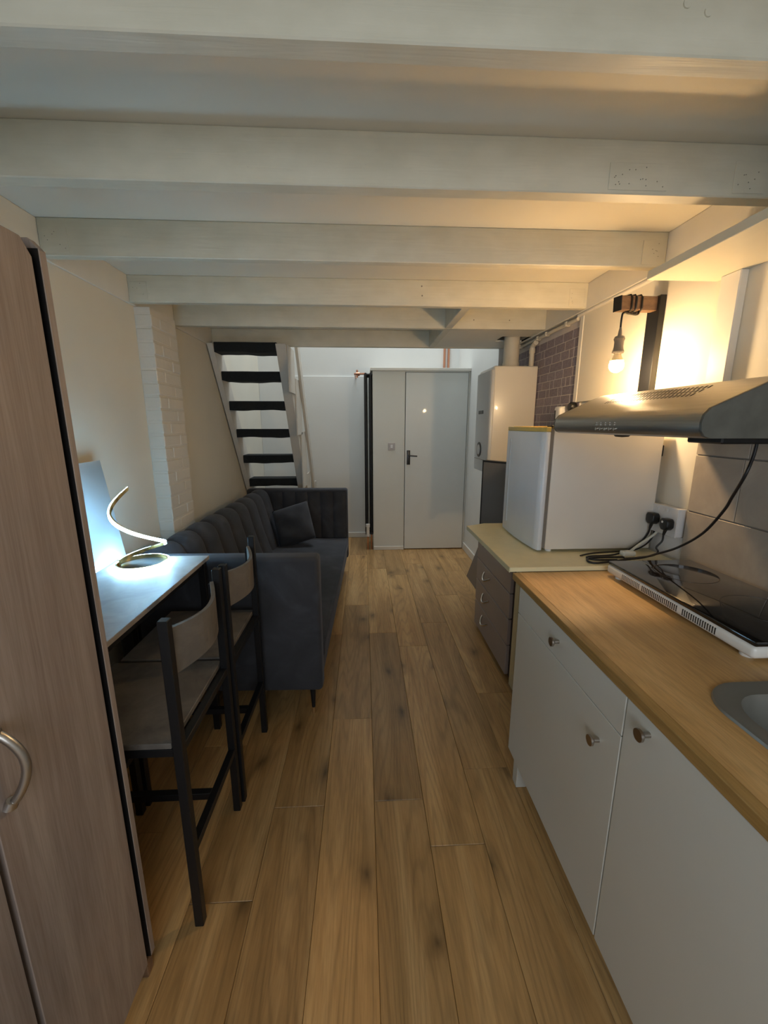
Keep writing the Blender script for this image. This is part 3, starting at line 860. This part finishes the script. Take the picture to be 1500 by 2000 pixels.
# ------------------------------------------------------------------ kitchen base units and worktop
CX = .617; CT = .892
def base_unit(y0, y1, label, drawer, knob_y):
    t = thing('base_cabinet', label, 'cabinet', ((CX + W) / 2, (y0 + y1) / 2, 0))
    c = MB()
    for ya in (y0 + .001, y1 - .017): c.box(CX + .021, W - .016, ya, ya + .016, .13, CT - .001)
    c.box(CX + .021, W - .016, y0 + .017, y1 - .017, .13, .146); c.box(W - .03, W - .016, y0 + .017, y1 - .017, .146, CT - .001)
    c.box(CX + .021, CX + .10, y0 + .017, y1 - .017, CT - .017, CT - .001)
    c.build('carcass', M['cab'], t)
    zd = .780
    def knob(par, y, z):
        k = MB(); k.cyl((CX, y, z), (CX - .018, y, z), .0065, 14); k.cone((CX - .016, y, z), (CX - .021, y, z), .009, .0145, 18); k.cyl((CX - .021, y, z), (CX - .027, y, z), .0145, 18)
        k.build('knob', M['knob'], par, smooth=35, label='round brushed metal knob')
    if drawer:
        d = MB().box(CX, CX + .019, y0 + .0015, y1 - .0015, zd + .0015, CT - .002, .0012).build('drawer', M['cab'], t)
        knob(d, (y0 + y1) / 2 + .0, (zd + CT) / 2 + .006)
        d = MB().box(CX, CX + .019, y0 + .0015, y1 - .0015, .145, zd - .0015, .0012).build('door', M['cab'], t)
        knob(d, knob_y, .70)
    else:
        d = MB().box(CX, CX + .019, y0 + .0015, y1 - .0015, .145, CT - .002, .0012).build('door', M['cab'], t)
        knob(d, knob_y, .858)
    for y in (y0 + .06, y1 - .045):
        for x in (CX + (.042 if drawer and y > 1.2 else .09), W - .08):
            MB().box(x - .022, x + .022, y - .022, y + .022, 0, .131, .002).build('leg', M['cab'], t)
    return t
base_unit(.8175, 1.49, 'white base cabinet with drawer over door, farthest from the camera', True, .90)
base_unit(.145, .8155, 'white base cabinet with one tall door under the sink', False, .735)
base_unit(-.53, .143, 'white base cabinet with tall door nearest the camera', False, .06)

# worktop with sink cut-out
sx0, sx1, sy0, sy1 = .792, 1.222, .188, .774
wt = MB()
WX0 = .636
wt.box(WX0 + .004, sx0, -.53, 1.568, CT, .92); wt.box(sx1, W - .002, -.53, 1.568, CT, .92)
wt.box(sx0, sx1, sy1, 1.568, CT, .92); wt.box(sx0, sx1, -.53, sy0, CT, .92)
wt_o = wt.build('worktop', M['worktop'])
tag(wt_o, 'oak-effect kitchen worktop over the white base cabinets', 'worktop')
MB().box(WX0 - .022, WX0 + .004, -.53, 1.568, CT, .92, .0015).build('front_edge', M['worktop_edge'], wt_o)

# sink
def rrect(x0, x1, y0, y1, r, n=8):
    out = []
    for cx_, cy_, a in ((x1 - r, y1 - r, 0), (x0 + r, y1 - r, pi / 2), (x0 + r, y0 + r, pi), (x1 - r, y0 + r, 3 * pi / 2)):
        for i in range(n + 1): out.append((cx_ + r * cos(a + pi / 2 * i / n), cy_ + r * sin(a + pi / 2 * i / n)))
    return out
t = thing('sink', 'stainless steel inset sink bowl in the oak worktop', 'sink', (1.0, .48, .92))
loops = [(.756, 1.26, .15, .812, .105, .9205), (.758, 1.258, .152, .81, .104, .9265), (.766, 1.25, .160, .802, .10, .9265), (.772, 1.244, .166, .796, .095, .9245), (.797, 1.215, .195, .768, .085, .9235), (.803, 1.209, .201, .762, .082, .912), (.822, 1.19, .22, .743, .075, .79), (.85, 1.162, .25, .715, .07, .775)]
tb = bmesh.new(); rings = []
for x0, x1, y0, y1, r_, z in loops: rings.append([tb.verts.new((p[0], p[1], z)) for p in rrect(x0, x1, y0, y1, r_)])
for A, B in zip(rings, rings[1:]):
    n = len(A)
    for k in range(n): tb.faces.new((A[k], A[(k + 1) % n], B[(k + 1) % n], B[k]))
tb.faces.new(rings[-1])
b = MB(); b._merge(tb); b.build('bowl', M['sink'], t, smooth=28)
MB().lathe([(.0, 0), (.035, 0), (.035, .004), (.02, .002), (0, .002)], (1.015, .48, .776), 20).build('drain', M['chrome'], t, smooth=40)
tp = MB(); tp.cyl((1.21, .30, .918), (1.21, .30, 1.0), .022, 16)
tp.tube(smooth_pts([(1.21, .30, 1.0), (1.21, .30, 1.14), (1.17, .30, 1.2), (1.09, .30, 1.2), (1.05, .30, 1.15)], 6), .011, 10)
tp.build('tap', M['chrome'], t, smooth=40)

# portable induction hob
t = thing('induction_hob', 'portable double hob with black glass top and white vented body on the worktop', 'hob', (1.17, 1.2, .92))
HX0, HX1, HY0, HY1 = .985, 1.335, .885, 1.525
MB().box(HX0, HX1, HY0, HY1, .932, .968, .012, 3).build('body', M['white_plastic'], t, smooth=40)
MB().box(HX0 + .004, HX1 - .004, HY0 + .003, HY1 - .003, .9665, .981, .004, 2).build('glass_top', M['hob'], t, smooth=40)
for y in (1.07, 1.37):
    rg = MB(); fr2 = []
    for i in range(40):
        a = 2 * pi * i / 40; fr2.append((Vector((1.19 + .10 * cos(a), y + .10 * sin(a), .9812)), Vector((cos(a), sin(a), 0)), Vector((0, 0, 1))))
    rg.strip(fr2, .0012, .0003, True); rg.build('cooking_ring', M['hob_ring'], t)
for (a, b_), mt in (((1.00, 1.125), 'slot_dark'), ((1.145, 1.31), 'slot_dark'), ((1.325, 1.42), 'slot')):
    m = MB(); y = a
    while y < b_:
        m.box(HX0 - .0006, HX0 + .004, y, y + .0035, .941, .9605); y += .0085
    m.build('vent_slots', M[mt], t, kind='stuff')
for x in (HX0 + .03, HX1 - .03):
    for y in (HY0 + .045, HY1 - .045):
        MB().cyl((x, y, .92), (x, y, .934), .016, 14).build('foot', M['white_plastic'], t, smooth=40)

# ------------------------------------------------------------------ cream counter, chest of drawers, end panel
t = thing('cream_counter', 'cream laminate counter with the fridge on it, beyond the oak worktop', 'counter', (1.0, 1.95, .94))
MB().prism([(.603, 1.571), (W - .016, 1.571), (W - .016, 2.345), (.72, 2.345), (.603, 2.285)], 2, .921, .94, .001).build('top', M['cream'], t)
MB().box(.600, .6035, 1.571, 2.285, .919, .9402).build('front_edging', M['cream_edge'], t)
MB().box(.86, W - .016, 2.068, 2.128, 0, .921, .001).build('end_panel', M['pine'], t)
MB().box(.855, .8605, 2.068, 2.128, 0, .921).build('panel_edging', M['cream_edge'], t)
t = thing('drawer_chest', 'grey-brown chest of drawers with curved silver handles under the cream counter', 'chest of drawers', (1.08, 2.5, 0))
MB().box(.865, 1.33, 2.160, 2.855, .02, .70, .002).build('carcass', M['chest_dark'], t)
zz = [.03, .225, .395, .555, .695]
for i in range(4):
    d = MB().box(.842, .865, 2.172, 2.86, zz[i] + .003, zz[i + 1] - .003, .003).build('drawer', M['chest'], t)
    if i < 3:
        zc_ = zz[i + 1] - .07
        hp = []
        for k in range(13):
            u = k / 12
            hp.append((.842 - .028 * sin(pi * u) ** .8, 2.535 + .13 * u, zc_ + .02 - .035 * sin(pi * u)))
        MB().tube(hp, .0068, 8).build('handle', M['chrome'], d, smooth=50, label='curved chrome bow handle')
MB().box(.88, 1.30, 2.17, 2.84, 0, .021).build('plinth', M['chest_dark'], t)

# dark board leaning on the right wall past the chest
b = MB(); b.bar((1.05, 3.74, .014), (1.21, 3.70, .62), .006, .36, (0, 1, 0))
tb = bmesh.new()
A = [Vector((1.045, 3.56, .0)), Vector((1.045, 3.90, .0)), Vector((1.215, 3.80, .62)), Vector((1.215, 3.46, .62))]
b = MB(); f0 = tb.faces.new([tb.verts.new(p) for p in A]); ex_ = bmesh.ops.extrude_face_region(tb, geom=[f0])
for v_ in [g for g in ex_['geom'] if isinstance(g, bmesh.types.BMVert)]: v_.co += Vector((.012, 0, .0))
bmesh.ops.recalc_face_normals(tb, faces=tb.faces); b._merge(tb)
tag(b.build('leaning_board', M['board_dark']), 'dark grey board leaning low on the right wall past the drawers', 'board')

# ------------------------------------------------------------------ fridge
t = thing('mini_fridge', 'small white fridge standing on the cream counter', 'fridge', (1.07, 2.0, .94))
FX0, FX1, FY0, FY1, FZ0, FZ1 = .835, 1.335, 1.767, 2.247, .953, 1.508
MB().box(FX0, FX1, FY0, FY1, FZ0, FZ1, .004, 2).build('body', M['fridge'], t, smooth=40)
MB().box(FX0 - .015, FX0 + .002, FY0 + .004, FY1 - .004, FZ0 + .008, FZ1 - .006).build('gasket', M['gasket'], t)
pts = [(FX0 - .015, FY0), (FX0 - .036, FY0), (FX0 - .046, FY0 + .03), (FX0 - .054, FY0 + .13), (FX0 - .057, (FY0 + FY1) / 2), (FX0 - .054, FY1 - .13), (FX0 - .046, FY1 - .03), (FX0 - .036, FY1), (FX0 - .015, FY1)]
d = MB().prism(pts, 2, FZ0 - .004, FZ1 - .018, .003).build('door', M['fridge_door'], t, smooth=50)
MB().box(FX0 - .0545, FX0 - .048, FY1 - .10, FY1 - .088, FZ0 + .05, FZ1 - .06).build('grip_groove', M['boiler_front'], d)
pts2 = [(p[0], p[1]) for p in pts]
MB().prism(pts2, 2, FZ1 - .018, FZ1 + .002, .002).build('door_top_trim', M['yellow'], d, label='yellowed top trim')
MB().box(FX0 - .006, FX1, FY0 - .0005, FY1, FZ1 - .001, FZ1 + .004, .001).build('top', M['yellow'], t)
MB().box(FX0 - .014, FX0 + .03, FY0 + .004, FY0 + .05, FZ1 + .002, FZ1 + .010, .002).build('hinge_cover', M['black'], t)
for x in (FX0 + .03, FX1 - .04):
    for y in (FY0 + .03, FY1 - .03): MB().cyl((x, y, .94), (x, y, FZ0 + .004), .014, 12).build('foot', M['white_plastic'], t, smooth=40)
for z in (1.40,): MB().box(FX1, FX1 + .022, FY0 + .02, FY0 + .05, z - .02, z + .03, .003).build('rear_spacer', M['black'], t)

# ------------------------------------------------------------------ television on the chest
t = thing('television', 'dark flat television seen edge-on behind the fridge', 'television', (.9, 2.62, .70))
a = Vector((.812, 2.74, 0)); bq = Vector((1.02, 2.42, 0)); dr = (bq - a).normalized(); nv = Vector((dr.y, -dr.x, 0))
if nv.x > 0: nv = -nv
def tvbox(name, o0, o1, s0, s1, z0, z1, m, par):
    tb = bmesh.new(); vs = []
    for z in (z0, z1):
        for (s_, o_) in ((s0, o0), (s1, o0), (s1, o1), (s0, o1)):
            p = a + dr * s_ + nv * o_; vs.append(tb.verts.new((p.x, p.y, z)))
    for q in ((0, 1, 2, 3), (4, 5, 6, 7), (0, 1, 5, 4), (1, 2, 6, 5), (2, 3, 7, 6), (3, 0, 4, 7)): tb.faces.new([vs[i] for i in q])
    bmesh.ops.recalc_face_normals(tb, faces=tb.faces)
    return MB()._merge(tb).build(name, m, par)
LT = .40
tvbox('casing', -.045, -.002, 0, LT, .80, 1.285, M['black'], t)
tvbox('bezel', -.002, .003, 0, LT, .80, 1.285, M['black'], t)
tvbox('screen', .003, .005, .012, LT - .012, .84, 1.273, M['screen'], t)
tvbox('neck', -.035, -.01, .17, .23, .71, .80, M['black'], t)
tvbox('foot', -.09, .05, .08, .32, .70, .712, M['black'], t)

# ------------------------------------------------------------------ cooker hood
t = thing('cooker_hood', 'brushed steel cooker hood with sloped front above the hob', 'hood', (1.1, 1.35, 1.487))
HY = (.906, 1.629)
HB = W - .02
prof = [(.789, 1.489), (.775, 1.494), (.767, 1.506), (.765, 1.525), (.769, 1.543), (.782, 1.558), (.939, 1.629), (.957, 1.633), (HB, 1.633), (HB, 1.622), (.96, 1.622), (.942, 1.618), (.787, 1.547), (.778, 1.537), (.776, 1.522), (.777, 1.509), (.782, 1.501), (.789, 1.498)]
MB().prism(prof, 1, HY[0] + .004, HY[1] - .004).build('canopy', M['steel'], t, smooth=35)
side = prof[:9] + [(HB, 1.489)]
for y in HY: MB().prism(side, 1, y - .004, y + .004, .001).build('side_panel', M['steel_shaded'], t, smooth=30, label='steel end panel with shade put into its colour')
MB().box(.789, HB, HY[0] + .004, HY[1] - .004, 1.492, 1.499).build('filter', M['steel_dark'], t)
m = MB()
sl = Vector((.157, 0, .071)).normalized(); nn = Vector((-.071, 0, .157)).normalized()
for rowi in range(3):
    for i in range(26):
        y = 1.07 + i * .0155
        base = Vector((.782, 0, 1.558)) + sl * (.089 + rowi * .0245)
        p0 = base + Vector((0, y, 0)) + nn * .0004; p1 = base + sl * .017 + Vector((0, y + .0055, 0)) + nn * .0004
        m.bar(p0, p1, .005, .0008, nn)
m.build('vent_slots', M['slot_dark'], t, kind='stuff')
for i in range(5):
    y = 1.23 + i * .0245
    MB().cyl((.7635, y, 1.507), (.768, y, 1.507), .0045, 12).build('button', M['chrome'], t, smooth=40)
m = MB()
for i in range(5):
    for dz in (.013, .0195): m.cyl((.7642, 1.23 + i * .0245, 1.507 + dz), (.7685, 1.23 + i * .0245, 1.507 + dz), .0017, 6)
m.build('button_marks', M['chrome'], t, kind='stuff')
MB().lathe([(0, -.011), (.02, -.009), (.028, 0), (.0, 0)], (.845, 1.31, 1.491), 16).build('lamp_lens', M['black'], t, smooth=40)
MB().box(.94, 1.16, 1.035, 1.155, 1.470, 1.491, .004).build('junction_box', M['black'], t)

# ------------------------------------------------------------------ wall shelf
MB_sh = MB().box(1.073, W - .018, .35, 1.63, 2.053, 2.083, .0015)
M['shelf'] = mat('shelf_white', hexc('#d8d2bd'), 0.4, var=0.02)
tag(MB_sh.build('wall_shelf', M['shelf']), 'long white wall shelf just under the joists on the right', 'shelf')
tag(MB().box(1.11, 1.16, 1.28, 1.36, 2.083, 2.10, .003).build('adapter_block', M['white_plastic']), 'small white block lying on the wall shelf', 'block')

# ------------------------------------------------------------------ wall lamp with bare bulb
t = thing('wall_lamp', 'wooden-arm wall lamp with a glowing bare bulb on the right wall', 'lamp', (W, 1.94, 2.06))
wxw = W - .018
MB().box(wxw - .030, wxw, 1.895, 1.975, 1.62, 2.085, .002).build('wall_plate', M['black_metal'], t)
A0, A1 = Vector((wxw - .031, 1.932, 2.052)), Vector((1.125, 1.884, 2.040))
ad = (A1 - A0).normalized()
MB().bar(A0, A1, .042, .058, (0, 0, 1), .001).build('arm', M['walnut'], t, label='brown wooden arm')
MB().bar(A1, A1 + ad * .005, .044, .060, (0, 0, 1), .001).build('end_cap', M['black_metal'], t)
av = Vector((ad.y, -ad.x, 0))
m = MB()
pts = []
for k in range(3):
    for j in range(12):
        a_ = 2 * pi * j / 12 + pi / 2
        q = A1 - ad * (.048 + k * .024 + .012 * j / 12 + (.008 if k == 2 else 0))
        q = q + av * max(-1, min(1, 1.25 * cos(a_))) * .0255 + Vector((0, 0, max(-1, min(1, 1.25 * sin(a_))) * .0335))
        pts.append(q)
m.tube(pts, .0042, 6)
hx, hy = 1.150, 1.886
m.tube(smooth_pts([pts[-1], (1.23, 1.895, 2.006), (1.19, 1.89, 2.002), (1.157, hy, 2.005), (hx, hy, 1.985), (hx, hy, 1.925)], 5), .0042, 6)
m.build('flex', M['cable'], t, smooth=60)
hc = (hx, hy, -.020)
MB().lathe([(.004, 1.965), (.007, 1.950), (.009, 1.930), (.019, 1.926), (.023, 1.915), (.019, 1.905), (.019, 1.885), (.021, 1.872), (.025, 1.862), (.023, 1.855), (.012, 1.855)], hc, 24).build('lamp_holder', M['gasket'], t, smooth=35, label='grey lamp holder')
blb = MB().lathe([(.013, 1.856), (.016, 1.845), (.022, 1.832), (.0275, 1.822)], hc, 24).build('bulb_collar', M['bulb_base'], t, smooth=50)
prof_b = [(.0278, 1.8225)] + [(.0305 * cos(a_), 1.803 + .0305 * sin(a_)) for a_ in [radians(x) for x in (30, 15, 0, -15, -30, -45, -60, -75, -89)]]
MB().lathe(prof_b, hc, 24).build('bulb', M['bulb'], t, smooth=60, label='glowing warm bulb')

# ------------------------------------------------------------------ double socket, plugs and leads
t = thing('double_socket', 'white double wall socket above the counter, right of the fridge', 'socket', (W, 1.70, 1.10))
MB().box(W - .034, W - .0, 1.618, 1.790, 1.045, 1.168, .003, 2).build('back_box', M['socket'], t, smooth=40)
MB().box(W - .040, W - .034, 1.616, 1.792, 1.043, 1.170, .002).build('face_plate', M['socket'], t)
for y in (1.68, 1.735): MB().box(W - .0435, W - .04, y - .006, y + .006, 1.146, 1.160, .001).build('rocker', M['socket'], t)
MB().box(W - .004, W, 1.60, 1.80, .945, 1.043).build('cover_plate', M['socket'], t)
def plug(y, z, label):
    p = thing('plug', label, 'plug', (W - .041, y, z), 'black plugs in the double socket')
    x = W - .041
    MB().prism([(y - .024, z - .012), (y - .024, z + .014), (y - .016, z + .025), (y + .016, z + .025), (y + .024, z + .014), (y + .024, z - .012), (y + .012, z - .026), (y - .012, z - .026)], 0, x - .034, x, .005, 2).build('body', M['black'], p, smooth=50)
    MB().cone((x - .018, y, z - .022), (x - .02, y + .006, z - .05), .008, .005, 10).build('cord_grip', M['black'], p, smooth=40)
    return p
plug(1.738, 1.105, 'left black plug in the double socket, nearer the fridge')
p2 = plug(1.650, 1.098, 'right black plug in the double socket, with a pale dot')
MB().cyl((W - .0765, 1.655, 1.108), (W - .074, 1.655, 1.108), .005, 10).build('dot', M['white_plastic'], p2, label='pale dot')
def cable(pts, r, m, label, name='power_cable'):
    return tag(MB().tube(smooth_pts(pts, 8), r, 8).build(name, m, smooth=80), label, 'cable')
cable([(1.150, 1.148, 1.472), (1.145, 1.146, 1.43), (1.13, 1.146, 1.372), (1.155, 1.20, 1.30), (1.172, 1.24, 1.245), (1.195, 1.33, 1.145), (1.195, 1.43, 1.062), (1.19, 1.53, 1.003), (1.19, 1.60, .965), (1.12, 1.615, .951), (1.02, 1.60, .946), (.975, 1.60, .945), (.962, 1.625, .945), (.99, 1.66, .945), (1.06, 1.672, .945), (1.15, 1.665, .946)], .0045, M['cable'], 'long black cable hanging from the hood to the counter')
cable([(W - .061, 1.744, 1.056), (W - .06, 1.752, 1.03), (W - .075, 1.765, .99), (1.235, 1.745, .962), (1.13, 1.70, .947), (1.02, 1.69, .9445), (.985, 1.672, .9445), (1.01, 1.64, .9445), (1.10, 1.635, .9445)], .0042, M['cable'], 'black cable from the left plug looping on the cream counter')
cable([(W - .061, 1.656, 1.048), (W - .062, 1.657, 1.02), (W - .08, 1.662, .99), (W - .075, 1.655, .972), (W - .10, 1.648, .957), (1.19, 1.645, .949), (1.14, 1.65, .9445)], .0038, M['cable'], 'black cable hanging from the right plug')
cable([(W - .03, 1.735, 1.043), (W - .05, 1.738, 1.02), (1.25, 1.72, .985), (1.19, 1.685, .966)], .0055, M['white_cable'], 'white lead running down to the inline connector')
cable([(W - .008, 1.775, 1.15), (W - .012, 1.772, 1.08), (W - .03, 1.765, 1.0), (1.28, 1.758, .955), (1.2, 1.752, .946), (1.05, 1.735, .944), (.97, 1.70, .944)], .0035, M['cable'], 'thin dark lead coming from behind the fridge')
tag(MB().box(1.135, 1.195, 1.648, 1.682, .951, .975, .008, 3).build('inline_connector', M['white_cable'], smooth=40), 'white inline cable connector lying among the cables', 'connector')

# plugs on the wall behind the fridge
t = thing('wall_adapter', 'white plug adapter on the grey bricks above the fridge', 'adapter', (W, 2.73, 1.60))
MB().box(W - .075, W - .0105, 2.700, 2.780, 1.545, 1.640, .014, 3).build('body', M['white_plastic'], t, smooth=45)
MB().box(W - .0765, W - .074, 2.752, 2.768, 1.55, 1.615).build('slot', M['dark'], t)
b = MB(); b.lathe([(0, 0), (.026, 0), (.03, .006), (.03, .03), (.022, .04), (0, .041)], (0, 0, 0), 20)
for v_ in b.bm.verts: v_.co = Vector((W - .011 - v_.co.z, 2.625 + v_.co.x, 1.633 + v_.co.y))
bmesh.ops.recalc_face_normals(b.bm, faces=b.bm.faces)
tag(b.build('wall_plug', M['black'], smooth=40), 'round black plug on the wall right of the white adapter', 'plug')
